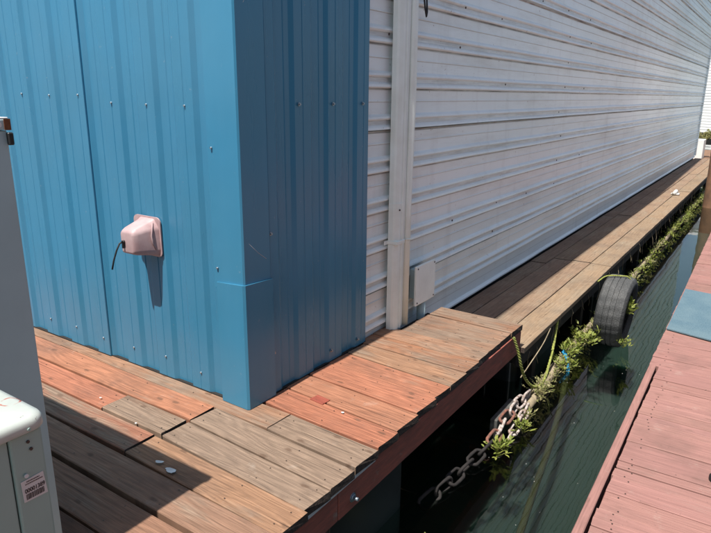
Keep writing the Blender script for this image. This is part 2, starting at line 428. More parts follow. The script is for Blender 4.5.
# ------------------------------------------------------------------ walkway (long boards along the white building)
bm = bmesh.new()
xs = [(-1.281, -1.494), (-1.502, -1.690), (-1.697, -1.885), (-1.892, -2.055)]
joints = [[6.72, 9.97, 13.2, 16.5], [6.74, 9.95, 13.25, 16.4], [6.72, 9.9, 13.1, 16.6], [5.55, 6.45, 9.7, 12.9, 16.2]]
wt = [(.34,.235,.145), (.32,.215,.135), (.27,.175,.115), (.25,.16,.105)]
for (xa, xb), js, c in zip(xs, joints, wt):
    ys = [4.052] + js + [20.9]
    for a, b in zip(ys[:-1], ys[1:]):
        board(bm, ((xa+xb)/2, a+.004), ((xa+xb)/2, b-.004), abs(xb-xa), abs(xb-xa), -.17+random.uniform(-.003, .003), .04, var(c, .08), .5, nails=[.07, (b-a)/2, b-a-.07])
walk = link('walkway', bm, [M_walk, M_end, M_nail]); tag(walk, kind='structure')
bm = bmesh.new()
box(bm, -1.345, -1.305, 4.06, 20.8, -.33, -.2145, .003)
for k in range(22): box(bm, -2.05, -1.347, 4.1+k*.76, 4.138+k*.76, -.33, -.2145)
link('joist', bm, M_under, walk)
bm = bmesh.new()
for k in range(12):
    y = 4.5+k*1.4
    box(bm, -1.42, -1.35, y, y+.09, -.75, -.331)
link('post', bm, M_under, walk)
bm = bmesh.new()
tube(bm, [(-1.49, 12.55, -.15), (-1.46, 12.62, -.10), (-1.47, 12.72, -.15)], .035, 8)
box(bm, -1.54, -1.40, 12.57, 12.68, -.168, -.135, .01, 2)
o = link('dock_cleat', bm, M_shell, smooth=True); tag(o, 'small white cleat far along the sunlit outer board of the narrow walkway', 'cleat')

# ------------------------------------------------------------------ corrugated sheet maker
def sheet(name, prof, t0, t1, nt, f, mat, parent, jitter=0., thick=.0015, smooth=False):
    """prof: [(a, depth)], swept t0..t1; f(a, depth, t) -> point"""
    bm = bmesh.new(); rows = []
    for j in range(nt+1):
        t = t0+(t1-t0)*j/nt
        rows.append([bm.verts.new(f(a + jitter*noise.noise(Vector((a*2.1, t*.9, 3))), d + jitter*1.2*noise.noise(Vector((a*1.3, t*1.1, 7))), t)) for a, d in prof])
    for j in range(nt):
        for i in range(len(prof)-1):
            bm.faces.new((rows[j][i], rows[j][i+1], rows[j+1][i+1], rows[j+1][i]))
    o = link(name, bm, mat, parent)
    return o

def rib_profile(a0, a1, edge, pitch=.28, crest=.128, flank=.026, depth=.017):
    pts = []
    k0 = int(math.floor((a0-edge)/pitch))-1
    for k in range(k0, int(math.ceil((a1-edge)/pitch))+2):
        e = edge+k*pitch
        pts += [(e-crest-flank, 0), (e-crest, depth), (e-crest*.53, depth), (e-crest*.5, depth-.0025), (e-crest*.47, depth), (e, depth), (e+flank, 0),
                (e+flank+.055, 0), (e+flank+.06, .003), (e+flank+.065, 0)]
    pts = sorted(pts)
    def interp(a):
        for (p, q), (r, s) in zip(pts[:-1], pts[1:]):
            if p <= a <= r and r > p: return q+(s-q)*(a-p)/(r-p)
        return 0
    res = [(a0, interp(a0))] + [p for p in pts if a0+.001 < p[0] < a1-.001] + [(a1, interp(a1))]
    return res

# ------------------------------------------------------------------ blue building
HB = 3.3
blue = empty('blue_building', (-3.5, 2.5, 0))
tag(blue, 'blue ribbed metal building on the wooden deck, its corner facing the water', 'building')
def P(o): # keep world coordinates under a moved parent
    o.matrix_parent_inverse = o.parent.matrix_basis.inverted() if o.parent else Matrix(); return o
fr = lambda a, d, t: (a, 2.09-d, t)
P(sheet('wall_panel', [(a, d+.011) for a, d in rib_profile(-7.5, -3.178, -2.33)] + [(-3.1765, .023), (-3.1765, .003), (-3.184, .002)], .004, HB, 10, fr, M_blue, blue, .0008))
P(sheet('wall_panel', rib_profile(-3.20, -2.215, -2.33), .004, HB, 10, fr, M_blue, blue, .0008))
P(sheet('side_panel', rib_profile(2.22, 3.135, 2.60), .004, HB, 10, lambda a, d, t: (-2.052+d*.8, a, t), M_blue, blue, .0008))
bm = bmesh.new()   # corner trim: L flashing with returned hems
L = [(-2.235, 2.078), (-2.233, 2.060), (-2.036, 2.058), (-2.0285, 2.066), (-2.030, 2.248), (-2.046, 2.250), (-2.046, 2.244), (-2.034, 2.243), (-2.034, 2.0665), (-2.2275, 2.066), (-2.228, 2.078)]
prism(bm, L, lambda a, b, t: (a, b, t), .62, HB)
P(link('corner_trim', bm, M_bluetrim, blue))
bm = bmesh.new()
L = [(-2.212, 2.074), (-2.210, 2.051), (-2.031, 2.047), (-2.020, 2.057), (-2.022, 2.256), (-2.044, 2.258), (-2.044, 2.251), (-2.027, 2.250), (-2.0275, 2.060), (-2.205, 2.0575), (-2.206, 2.074)]
prism(bm, L, lambda a, b, t: (a, b, t + (0 if t < .3 else (.006 if a > -2.1 else -.006) - (b-2.05)*.05)), .003, .655)
P(link('kick_trim', bm, M_bluetrim, blue))
bm = bmesh.new(); prism(bm, [(-2.070, 3.128), (-2.0405, 3.128), (-2.0405, 3.15), (-2.070, 3.15)], lambda a, b, t: (a, b, t), .004, HB)
P(link('edge_trim', bm, M_blue, blue))
bm = bmesh.new(); box(bm, -7.5, -3.18, 2.0600, 2.085, .002, .007); box(bm, -3.178, -2.213, 2.0710, 2.095, .002, .007); box(bm, -2.056, -2.0365, 2.26, 3.15, .002, .007)
P(link('base_strip', bm, M_under, blue))
bm = bmesh.new()
box(bm, -7.5, -7.46, 2.1, 3.1, .004, HB); box(bm, -7.5, -2.1, 3.06, 3.1, .004, HB); P(link('back_wall', bm, M_blue, blue))
bm = bmesh.new(); box(bm, -7.6, -2.0, 2.03, 3.16, HB+.002, HB+.05, .004); P(link('roof', bm, M_bluetrim, blue))
for (ya, za, yb_, zb) in ((2.12, 1.93, 2.155, 1.99), (2.10, 2.06, 2.115, 2.09), (2.10, .86, 2.22, .76)):
    bm = bmesh.new(); tube(bm, [(-2.0290, ya, za), (-2.0285, (ya+yb_)/2, (za+zb)/2-.006), (-2.0290, yb_, zb)], .0007, 4); P(link('scratch', bm, M_rim, blue))
def screw(c, ax, parent, mat=M_screw, r=.0066, sub=True):
    bm = bmesh.new(); a = Vector(ax)
    cyl(bm, Vector(c), a, r*1.5, .002, 12); cyl(bm, Vector(c)+a*.002, a, r*.85, .008, 6)
    return P(link('screw', bm, mat, parent))
for k in range(12):
    x = -2.393-.28*k + random.uniform(-.006, .006); ys_ = 2.077 if x > -3.17 else 2.066
    screw((x, ys_, (1.495 if k < 3 else 1.535)+random.uniform(-.006, .006)), (0, -1, 0), blue)
    if x > -5: screw((x, ys_, .115+random.uniform(-.012, .012)), (0, -1, 0), blue)
screw((-2.205, 2.062, 1.303), (0, -1, 0), blue); screw((-2.205, 2.062, .72), (0, -1, 0), blue)
for y in (2.50, 2.79, 3.08): screw((-2.033, y, 1.50), (1, 0, 0), blue)
for y, z in ((2.262, .878), (2.262, .24), (2.77, .075), (3.05, .055)): screw((-2.034, y, z), (1, 0, 0), blue)

# ------------------------------------------------------------------ hood on the blue wall
bx, bz = -2.72, .80
hood = empty('outlet_hood', (-2.74, 2.07, .8)); tag(hood, 'faded pink plastic outlet hood on the blue wall with a black cord', 'outlet hood')
bm = bmesh.new()
yb, yf = 2.067, 1.930
back = [(-2.830, .715), (-2.640, .712), (-2.625, .745), (-2.630, .865), (-2.665, .915), (-2.78, .915), (-2.830, .865)]
mid  = [(-2.80, .722), (-2.652, .720), (-2.640, .745), (-2.645, .862), (-2.675, .902), (-2.77, .902), (-2.805, .862)]
fro  = [(-2.776, .742), (-2.690, .742), (-2.680, .755), (-2.680, .842), (-2.692, .856), (-2.770, .856), (-2.782, .840)]
rg = []
for pts, y in ((back, yb), (mid, yb-.03), ([((a[0]*.35+b[0]*.65), (a[1]*.35+b[1]*.65)) for a, b in zip(mid, fro)], yb-.118), (fro, yf)):
    rg.append([bm.verts.new((a, y, z)) for a, z in pts])
for A, B in zip(rg[:-1], rg[1:]):
    for k in range(7): bm.faces.new((A[k], A[(k+1) % 7], B[(k+1) % 7], B[k]))
bm.faces.new(rg[0]); bm.faces.new(rg[-1])
bmesh.ops.bevel(bm, geom=[e for e in bm.edges], offset=.010, segments=4, profile=.5, affect='EDGES')
P(smooth_by_angle(link('hood_shell', bm, M_pink, hood), 50))
bm = bmesh.new(); prism(bm, rrect(-2.836, -2.621, .707, .920, .03), lambda a, b, t: (a, t, b), 2.061, 2.0675)
P(link('base_flange', bm, M_pink, hood))
bm = bmesh.new(); tube(bm, [(-2.638, 2.04, .755), (-2.640, 2.022, .79), (-2.641, 2.018, .83), (-2.646, 2.03, .87), (-2.66, 2.045, .895)], .004, 6)
P(link('moulded_rib', bm, M_pink, hood))
bm = bmesh.new(); cyl(bm, (-2.752, 1.9295, .800), (0, -1, 0), .010, .010, 12); box(bm, -2.757, -2.747, 1.918, 1.928, .768, .806)
P(link('cable_gland', bm, M_black, hood))
bm = bmesh.new(); tube(bm, [(-2.752, 1.918, .802), (-2.757, 1.905, .795), (-2.763, 1.888, .76), (-2.766, 1.868, .71), (-2.767, 1.855, .665)], .0045, 6)
P(link('cord', bm, M_black, hood))

# ------------------------------------------------------------------ white building
HW = 4.9
wb = empty('white_building', (-4, 12, 0)); tag(wb, 'long white building clad in horizontally ribbed metal beside the narrow walkway', 'building')
prof = []
z = -.085; zc = [1.640+.2575*k for k in range(-6, 14)]
prof += [(-.155, 0), (-.150, .02), (-.142, .026), (-.13, .025), (-.118, .004), (-.115, 0)]
for q in zc:
    if q > HW-.05: break
    if prof[-1][0] < q-.2: pass
    prof += [(q-.052, 0), (q-.0495, .015), (q-.041, .025), (q-.029, .022), (q-.013, .004), (q+.013, .003), (q+.0165, .015), (q+.025, .024), (q+.036, .021), (q+.052, 0)]
    if round((q-1.64)/.2575) % 4 == 3: prof += [(q-.048, -.004), (q-.062, -.006), (q-.064, 0)]
    prof += [(q+.124, 0), (q+.127, .0055), (q+.132, .0055), (q+.135, 0)]
prof.append((HW, 0))
prof = sorted(prof)
wf = lambda a, d, t: (-2.08+d-.0008*max(0, t-5), t, a)
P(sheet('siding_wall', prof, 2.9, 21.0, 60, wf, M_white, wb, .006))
bm = bmesh.new(); prism(bm, [(-2.13, 20.94), (-2.045, 20.94), (-2.04, 21.05), (-2.13, 21.05)], lambda a, b, t: (a-.012, b, t), -.1, HW)
P(link('corner_trim', bm, M_white, wb))
bm = bmesh.new()
box(bm, -7.5, -2.12, 21.0, 21.04, -.1, HW); box(bm, -7.5, -7.46, 3.16, 20.99, -.1, HW); box(bm, -7.5, -2.12, 3.17, 3.2, HB+.06, HW)
P(link('end_wall', bm, M_white, wb))
bm = bmesh.new()   # roof slab with overhanging eave that shades the walkway
v = [bm.verts.new(p) for p in [(-7.6, 2.12, 0), (-1.745, 2.12, 0), (-1.76, 10, 0), (-1.93, 18.2, 0), (-1.98, 21.1, 0), (-7.6, 21.1, 0)]]
f = bm.faces.new(v); r = bmesh.ops.extrude_face_region(bm, geom=[f])
for e in r['geom']:
    if isinstance(e, bmesh.types.BMVert): e.co.z += .14
bmesh.ops.translate(bm, verts=bm.verts, vec=(0, 0, HW+.004))
P(link('roof', bm, M_white, wb))
bm = bmesh.new(); box(bm, -2.14, -2.10, 3.2, 20.9, -.55, -.158); P(link('base_beam', bm, M_under, wb))
for i, (y, z) in enumerate([(3.45+.9*k+random.uniform(-.1, .1), zc[j]) for j in range(1, 11) for k in range(0, 6)]):
    if random.random() < .55:
        bm = bmesh.new(); cyl(bm, (-2.054, y, z+random.uniform(-.012, .012)), (1, 0, 0), random.choice((.006, .008)), .005, 8)
        P(link('screw', bm, M_screwdark, wb))

# downspout + conduit
ds = empty('downspout', (-1.99, 3.47, 0)); tag(ds, 'wide aged white downspout left of the thin conduit on the white building', 'downspout')
def dpipe(y0, y1, x0, x1, z0, z1):
    bm = bmesh.new(); w = y1-y0
    poly = [(x0, y0), (x0, y1), (x1-.012, y1), (x1, y1-.010), (x1, y0+w*.74), (x1-.007, y0+w*.68), (x1-.007, y0+w*.52), (x1, y0+w*.46), (x1-.004, y0+w*.30), (x1-.020, y0+w*.08), (x1-.034, y0)]
    prism(bm, poly, lambda a, b, t: (a, b, t), z0, z1); return bm
P(link('upper_pipe', dpipe(3.425, 3.515, -2.05, -1.985, .86, 4.85), M_pipe, ds))
P(link('lower_pipe', dpipe(3.420, 3.512, -2.048, -1.981, .004, .872), M_pipe, ds))
bm = bmesh.new(); box(bm, -2.052, -1.977, 3.415, 3.522, .60, .625, .003); box(bm, -2.054, -2.048, 3.38, 3.60, .60, .625)
P(link('strap', bm, M_pipe, ds))
bm = bmesh.new(); cyl(bm, (-1.985, 3.45, .83), (1, 0, 0), .006, .006, 8); P(link('screw', bm, M_screwdark, ds))
cd = empty('conduit', (-2.0, 3.6, 0)); tag(cd, 'thin white conduit pipe between the downspout and the cover plate', 'pipe')
bm = bmesh.new(); tube(bm, [(-2.005, 3.583, .002), (-2.005, 3.583, .9), (-2.0, 3.588, 1.5), (-2.005, 3.585, 2.6), (-2.005, 3.583, 4.8)], .031, 16); P(link('pipe', bm, M_pipe, cd))
bm = bmesh.new()
tube(bm, [(-2.005+.034*math.cos(t*.3), 3.583+.034*math.sin(t*.3), .615) for t in range(21)], .004, 6, closed=True); box(bm, -2.05, -2.03, 3.53, 3.64, .60, .625)
P(link('clip', bm, M_pipe, cd))
bm = bmesh.new(); box(bm, -2.05, -1.997, 3.527, 3.548, .004, 4.8); o = P(link('rear_channel', bm, M_pipe, cd))
bm = bmesh.new(); tube(bm, [(-2.02, 3.70, 2.6), (-2.01, 3.715, 2.2), (-2.0, 3.73, 2.08), (-1.995, 3.742, 2.03), (-1.998, 3.755, 2.06), (-2.01, 3.765, 2.15), (-2.03, 3.77, 2.3), (-2.045, 3.775, 2.6)], .006, 8)
o = link('hanging_cable', bm, M_black, smooth=True); tag(o, 'black cable loop hanging beside the conduit at the top of the photo', 'cable')

# junction box on the wall
jb = empty('junction_box', (-2.0, 3.83, .25)); tag(jb, 'white square cover plate box on the white wall just above the platform', 'junction box')
bm = bmesh.new(); box(bm, -2.056, -1.992, 3.745, 3.955, .135, .355, .006, 2); P(link('box_body', bm, M_cabinet, jb))
bm = bmesh.new(); box(bm, -1.991, -1.972, 3.695, 3.985, .100, .392, .005, 2); P(link('cover_plate', bm, M_plate, jb))
for y, z in ((3.715, .372), (3.965, .372), (3.715, .12), (3.965, .12)):
    bm = bmesh.new(); cyl(bm, (-1.972, y, z), (1, 0, 0), .006, .003, 8); P(link('screw', bm, M_screwdark, jb))
bm = bmesh.new(); cyl(bm, (-2.015, 3.86, -.16), (0, 0, 1), .032, .272, 14); P(link('conduit_stub', bm, M_cabinet, jb))

# ------------------------------------------------------------------ grey cabinet and sage pedestal
cb = empty('utility_cabinet', (-2.5, .6, 0)); tag(cb, 'tall dark grey metal cabinet at the left edge casting its shadow on the deck', 'cabinet')
bm = bmesh.new(); box(bm, -3.45, -1.792, .20, .918, .004, 1.445, .004, 2); P(link('cabinet_body', bm, M_cabinet, cb))
bm = bmesh.new(); box(bm, -3.46, -1.786, .19, .926, 1.447, 1.476, .003, 2); P(link('top_cap', bm, [M_cabinet], cb))
bm = bmesh.new(); box(bm, -3.455, -1.788, .194, .923, 1.4765, 1.481, .0015); P(link('cap_rim', bm, M_rim, cb))
bm = bmesh.new(); box(bm, -1.7855, -1.7835, .908, .926, 1.446, 1.477); P(link('rust_patch', bm, M_rust, cb))
bm = bmesh.new(); box(bm, -1.7915, -1.778, .912, .928, 1.405, 1.440, .003); P(link('hinge', bm, M_black, cb))
bm = bmesh.new(); cyl(bm, (-1.786, .893, 1.461), (1, 0, 0), .008, .003, 10); P(link('rivet', bm, M_rim, cb))

pd = empty('power_pedestal', (-1.22, .43, 0)); tag(pd, 'small sage green metal pedestal with a worn rounded lid and an asset tag', 'power pedestal')
bm = bmesh.new(); box(bm, -1.36, -1.104, .489, .553, .004, .926, .005, 2); P(link('pedestal_body', bm, M_sage, pd))
bm = bmesh.new(); box(bm, -1.36, -1.106, .30, .4868, .004, .926, .003, 2); P(link('door_panel', bm, M_sage, pd))
bm = bmesh.new()
L0 = [rrect(-1.372, -1.096, .29, .562, .03), rrect(-1.374, -1.094, .288, .564, .032), rrect(-1.374, -1.094, .288, .564, .032), rrect(-1.370, -1.098, .292, .560, .03), rrect(-1.360, -1.108, .302, .550, .024)]
zs = [.9265, .929, .945, .952, .9555]
RG = [[bm.verts.new((a, b, z)) for a, b in L] for L, z in zip(L0, zs)]
for A, B in zip(RG[:-1], RG[1:]):
    for k in range(len(A)): bm.faces.new((A[k], A[(k+1) % len(A)], B[(k+1) % len(A)], B[k]))
bm.faces.new(RG[0]); bm.faces.new(RG[-1])
P(smooth_by_angle(link('lid', bm, M_lid, pd), 60))
for y, z in ((.524, .926), (.523, .905), (.527, .888)):
    bm = bmesh.new(); cyl(bm, (-1.104 if z < .92 else -1.0945, y, z if z < .92 else .934), (1, 0, 0), .0032, .0025, 10); P(link('screw', bm, M_screwdark if z < .92 else M_sage, pd))
tg = empty('asset_tag'); tg.parent = pd; tg.location = (0, 0, 0); P(tg)
bm = bmesh.new(); prism(bm, [(.5, .783), (.547, .7815), (.543, .831), (.4985, .8285)], lambda a, b, t: (t, a, b), -1.1035, -1.1025); tp = link('tag_plate', bm, M_tag); tp.parent = tg
bm = bmesh.new(); cyl(bm, (-1.1024, .510, .838), (1, 0, 0), .004, .003, 12); rv = link('rivet', bm, M_rim); rv.parent = tg
for body, z, s, y in (('00001389', .8012, .0125, .5235), ('PROPERTY', .8205, .0058, .5225), ('OF MARINA', .8145, .0048, .5225)):
    if body != '00001389': continue
    cu = bpy.data.curves.new('number_text', 'FONT'); cu.body = body; cu.size = s; cu.align_x = 'CENTER'; cu.extrude = .0002; cu.offset = .00025
    o = bpy.data.objects.new('number_text', cu); col.objects.link(o); o.rotation_euler = (R(90), 0, R(90)); o.location = (-1.1022, y, z); o.scale = (.80, 1, 1)
    dg = bpy.context.evaluated_depsgraph_get(); me = bpy.data.meshes.new_from_object(o.evaluated_get(dg)); mw = o.matrix_basis.copy()
    bpy.data.objects.remove(o); me.transform(mw); me.materials.clear(); me.materials.append(M_ink)
    o = bpy.data.objects.new('number_text', me); col.objects.link(o); o.parent = tg
bm = bmesh.new(); y = .505
random.seed(3)
while y < .541:
    w = random.choice((.0007, .0012, .0018)); box(bm, -1.1024, -1.1021, y, y+w, .7865, .7985); y += w+random.choice((.0008, .0012))
o = link('barcode', bm, M_ink); o.parent = tg
for zz_, a, b in ((.8235, .509, .535), (.8185, .506, .539)):
    bm = bmesh.new()
    y = a
    while y < b:
        w = random.uniform(.001, .003); box(bm, -1.1024, -1.1022, y, y+w, zz_, zz_+.0022); y += w+.0007
    o = link('small_print', bm, M_screwdark); o.parent = tg

# ------------------------------------------------------------------ water
bm = bmesh.new(); s = 90
v = [bm.verts.new(p) for p in [(-s, -s, 0), (s, -s, 0), (s, s, 0), (-s, s, 0)]]; bm.faces.new(v)
o = link('water', bm, M_water, loc=(0, 0, -.63)); tag(o, kind='structure')
bm = bmesh.new(); box(bm, -s, s, -s, s, -4, 0)
o = link('water_bed', bm, M_murk, loc=(0, 0, -1.15)); tag(o, kind='structure')

# ------------------------------------------------------------------ black float under the deck, grey plate, shells
def floatbox(x0, x1, y0, y1, label, z0=-.85, z1=-.24):
    bm = bmesh.new(); box(bm, x0, x1, y0, y1, z0, z1, .07, 4)
    o = smooth_by_angle(link('dock_float', bm, M_float), 40)
    tag(o, label, 'float'); return o
floatbox(-2.3, -1.42, 1.86, 2.62, 'black rounded plastic float under the red fascia below the blue building')
floatbox(-2.05, -1.45, 4.4, 5.5, 'black plastic float under the near end of the narrow walkway')
floatbox(-2.05, -1.45, 7.0, 8.6, 'black plastic float under the narrow walkway past the tyre')

# log along the water's edge
bm = bmesh.new(); pts = []; rs = []
for k in range(60):
    y = 4.02+k*.285; pts.append((-1.235-.008*(y-4)+.010*math.sin(y*1.9)+.006*math.sin(y*5), y, -.585+.008*math.sin(y*2.7))); rs.append((.036 if y < 5 else .030)+.005*math.sin(y*3.1))
tube(bm, pts, rs, 12)
o = link('log', bm, M_log, smooth=True); tag(o, 'long weathered log lying at the water edge under the walkway', 'log')
bm = bmesh.new(); box(bm, -1.335, -1.285, 3.62, 3.98, -.72, -.545, .006, 2); o = link('steel_plate', bm, M_oldsteel); tag(o, 'grey steel plate behind the whitish chain under the platform', 'plate')

# chain
ch = empty('chain', (-1.24, 3.4, -.55)); tag(ch, 'heavy mooring chain, pale and crusted at one end and rusty at the other', 'chain')
path = [(-1.235, 4.10, -.53), (-1.235, 3.95, -.520), (-1.24, 3.82, -.515), (-1.235, 3.70, -.52), (-1.24, 3.58, -.54), (-1.225, 3.46, -.57), (-1.24, 3.34, -.58), (-1.25, 3.20, -.59), (-1.27, 3.05, -.60), (-1.28, 2.90, -.60), (-1.31, 2.75, -.615), (-1.35, 2.62, -.66)]
def catm(P_, n=10):
    P_ = [Vector(p) for p in P_]; P_ = [P_[0]*2-P_[1]] + P_ + [P_[-1]*2-P_[-2]]; out = []
    for i in range(1, len(P_)-2):
        for k in range(n):
            t = k/n; a, b, c, d = P_[i-1:i+3]
            out.append(.5*((2*b)+(-a+c)*t+(2*a-5*b+4*c-d)*t*t+(-a+3*b-3*c+d)*t**3))
    out.append(P_[-2]); return out
cp = catm(path, 20)
acc = 0; marks = [cp[0]]
for a, b in zip(cp[:-1], cp[1:]):
    acc += (b-a).length
    if acc > .118: marks.append(b); acc = 0
for i, (a, b) in enumerate(zip(marks[:-1], marks[1:])):
    d = (b-a).normalized(); mid_ = (a+b)/2; L_ = .074; w_ = .034
    side = d.cross(Vector((0, 0, 1))).normalized(); up = side.cross(d)
    ang = (R(25) if i % 2 else R(110))+random.uniform(-.5, .5); s_ = side*math.cos(ang)+up*math.sin(ang)
    pts = []
    for k in range(20):
        t = 2*math.pi*k/20; cx, cy = math.cos(t), math.sin(t)
        pts.append(mid_ + d*((L_-w_)*(1 if cx > 0 else -1)*(1 if abs(cx) > .2 else abs(cx)/.2)+cx*w_) + s_*cy*w_)
    bm = bmesh.new(); tube(bm, pts, [.0098+.0022*noise.noise(p_*60) for p_ in pts], 8, closed=True)
    P(link('chain_link', bm, [M_chainw, M_chainw, M_chainw, M_chainr, M_chainw, M_chainr, M_chaind][min(i, 6)], ch))

# second strand lying beside
ch2 = empty('chain', (-1.2, 3.75, -.56)); tag(ch2, 'short loose pale chain strand hanging beside the heavy chain above the water', 'chain')
marks = [Vector(p) for p in [(-1.19, 3.95, -.555), (-1.18, 3.87, -.56), (-1.175, 3.79, -.565), (-1.17, 3.70, -.575), (-1.175, 3.62, -.60), (-1.18, 3.56, -.64)]]
for i, (a, b) in enumerate(zip(marks[:-1], marks[1:])):
    d = (b-a).normalized(); mid_ = (a+b)/2; L_ = .055; w_ = .026
    side = d.cross(Vector((0, 0, 1))).normalized(); up = side.cross(d)
    ang = R(10) if i % 2 else R(95); s_ = side*math.cos(ang)+up*math.sin(ang)
    pts = []
    for k in range(20):
        t = 2*math.pi*k/20; cx, cy = math.cos(t), math.sin(t)
        pts.append(mid_ + d*((L_-w_)*(1 if cx > 0 else -1)*(1 if abs(cx) > .2 else abs(cx)/.2)+cx*w_) + s_*cy*w_)
    bm = bmesh.new(); tube(bm, pts, .009, 8, closed=True); P(link('chain_link', bm, M_chainw, ch2))

# ropes
def rope(name, pts, r, mat, label, cat, twist=True):
    c = catm(pts, 12); bm = bmesh.new()
    if twist:
        for ph in (0, 2.09, 4.19):
            q = []
            for i, p in enumerate(c):
                d = (c[min(i+1, len(c)-1)]-c[max(i-1, 0)]).normalized(); s_ = d.cross(Vector((0, 0, 1))); s_ = s_.normalized() if s_.length > .01 else Vector((1, 0, 0)); u_ = s_.cross(d)
                a = i*.9+ph; q.append(p+(s_*math.cos(a)+u_*math.sin(a))*r*.55)
            tube(bm, q, r*.6, 6)
    else: tube(bm, c, r, 8)
    o = link(name, bm, mat, smooth=True); tag(o, label, cat); return o
rope('mooring_rope', [(-1.30, 3.86, -.03), (-1.27, 3.89, -.14), (-1.25, 3.93, -.27), (-1.24, 4.03, -.40), (-1.23, 4.17, -.50), (-1.22, 4.32, -.545), (-1.23, 4.47, -.53), (-1.25, 4.62, -.47), (-1.27, 4.76, -.38), (-1.285, 4.84, -.29), (-1.29, 4.88, -.20)], .010, M_rope, 'mossy yellow green rope sagging in a loop below the platform corner', 'rope')
rope('thin_line', [(-1.29, 4.05, -.40), (-1.27, 4.2, -.33), (-1.26, 4.42, -.26), (-1.27, 4.62, -.20)], .004, M_log, 'thin pale line slanting up beside the yellow green rope', 'line', False)
rope('blue_strap', [(-1.235, 4.93, -.49), (-1.20, 4.93, -.54), (-1.175, 4.90, -.59), (-1.165, 4.87, -.64), (-1.16, 4.86, -.70)], .014, M_blstrap, 'bright blue strap tied round the log at the water edge', 'strap')
rope('sunken_rope', [(-1.17, 4.85, -.66), (-1.10, 4.5, -.74), (-1.02, 4.0, -.80), (-.96, 3.5, -.86), (-.90, 3.0, -.93), (-.85, 2.5, -1.0), (-.8, 2.0, -1.08)], .022, M_subrope, 'thick algae covered rope sinking under the dark green water', 'rope', False)

# ------------------------------------------------------------------ tyre fender
ty = empty('tyre', (-1.02, 5.78, -.33)); tag(ty, 'worn black car tyre hung as a fender in the water beside the walkway', 'tyre')
bm = bmesh.new(); Ro, hw = .335, .105; N = 96
prof_t = [(-.085, .205), (-.098, .225), (-hw-.004, .262), (-hw, .298), (-.088, .325), (-.045, Ro), (-.043, Ro-.008), (-.035, Ro-.008), (-.033, Ro), (-.004, Ro+.001), (-.003, Ro-.008), (.005, Ro-.008), (.006, Ro+.001), (.033, Ro), (.035, Ro-.008), (.043, Ro-.008), (.045, Ro), (.088, .325), (hw, .298), (hw+.004, .262), (.098, .225), (.085, .205), (.075, .212), (.085, .24), (.088, .28), (.07, .312), (0, .32), (-.07, .312), (-.088, .28), (-.085, .24), (-.075, .212)]
rings = []
for k in range(N):
    a = 2*math.pi*k/N
    rings.append([])
    for j, (x, r) in enumerate(prof_t):
        rr = r
        if r > .315 and j < 20 and k % 4 == 0: rr = r-.006          # tread sipes
        squash = 1-.03*max(0, math.cos(a))
        rings[-1].append(bm.verts.new((x, math.sin(a+ (x*.5 if j < 20 and r > .3 else 0))*rr, math.cos(a+(x*.5 if j < 20 and r > .3 else 0))*rr*squash)))
n = len(prof_t)
for k in range(N):
    for j in range(n): bm.faces.new((rings[k][j], rings[k][(j+1) % n], rings[(k+1) % N][(j+1) % n], rings[(k+1) % N][j]))
tb = smooth_by_angle(link('tyre_casing', bm, M_tyre, ty), 30)
ty.rotation_euler = (0, R(3), R(0)); ty.scale = (1.13, 1, 1)
rope('tyre_rope', [(-1.17, 5.62, -.045), (-1.13, 5.68, -.008), (-1.08, 5.71, .006), (-1.0, 5.74, .008), (-.95, 5.76, .004), (-.915, 5.77, -.03)], .006, M_rope, 'short yellow green rope laid over the top of the tyre', 'rope')

# ------------------------------------------------------------------ weeds
def leaf(bm, p, d, L, w, up):
    d = d.normalized(); s = d.cross(up).normalized() if d.cross(up).length > .01 else Vector((1, 0, 0)); n = s.cross(d)
    pts = [p, p+d*L*.35+s*w*.5+n*L*.04, p+d*L*.7+s*w*.4+n*L*.02, p+d*L-n*L*.08, p+d*L*.7-s*w*.4+n*L*.02, p+d*L*.35-s*w*.5+n*L*.04]
    v = [bm.verts.new(q) for q in pts]; bm.faces.new((v[0], v[1], v[2], v[3])); bm.faces.new((v[0], v[3], v[4], v[5]))
def clump(bm, c, r, n, size=.04, hfac=1.):
    for _ in range(n):
        th = random.uniform(0, 2*math.pi); el = random.uniform(.15, 1.3)
        d = Vector((math.cos(th)*math.cos(el), math.sin(th)*math.cos(el), math.sin(el)*hfac))
        base = Vector(c)+Vector((random.uniform(-r, r)*.55, random.uniform(-r, r)*.8, random.uniform(0, .02)))
        tip = base+d*r*random.uniform(.4, 1.2)
        if random.random() < .35: tube(bm, [base, (base+tip)/2+Vector((0, 0, .006)), tip], .0014, 4)
        for k in range(random.randint(2, 4)):
            q = base.lerp(tip, random.uniform(.4, 1)); dd = (d+Vector((random.uniform(-1, 1), random.uniform(-1, 1), random.uniform(-.3, .8)))).normalized()
            leaf(bm, q, dd, size*random.uniform(.6, 1.3), size*random.uniform(.3, .5), Vector((random.uniform(-.3, .3), random.uniform(-.3, .3), 1)))
def weed(c, r, n, size, label, mat=None):
    bm = bmesh.new(); clump(bm, (0, 0, 0), r, n, size)
    for k in range(9): tube(bm, [(0, 0, -.02), (r*.5*math.cos(k*.7), r*.8*math.sin(k*.7), .03), (r*.9*math.cos(k*.7), r*1.1*math.sin(k*.7), .05)], .0016, 4)
    o = link('weed_plant', bm, mat or M_leaf, loc=c); tag(o, label, 'weed'); return o
weed((-1.185, 5.42, -.56), .13, 46, .046, 'bright green leafy weed in front of the tyre foot')
weed((-1.20, 5.12, -.56), .09, 30, .04, 'green weed clump on the log between the blue strap and the tyre')
weed((-1.17, 4.78, -.57), .10, 40, .036, 'bright green weed clump below the blue strap')
weed((-1.22, 4.97, -.50), .08, 26, .035, 'small weed sprouting on the log above the blue strap')
weed((-.905, 5.70, -.30), .10, 42, .045, 'green weed growing out of the open side of the tyre')
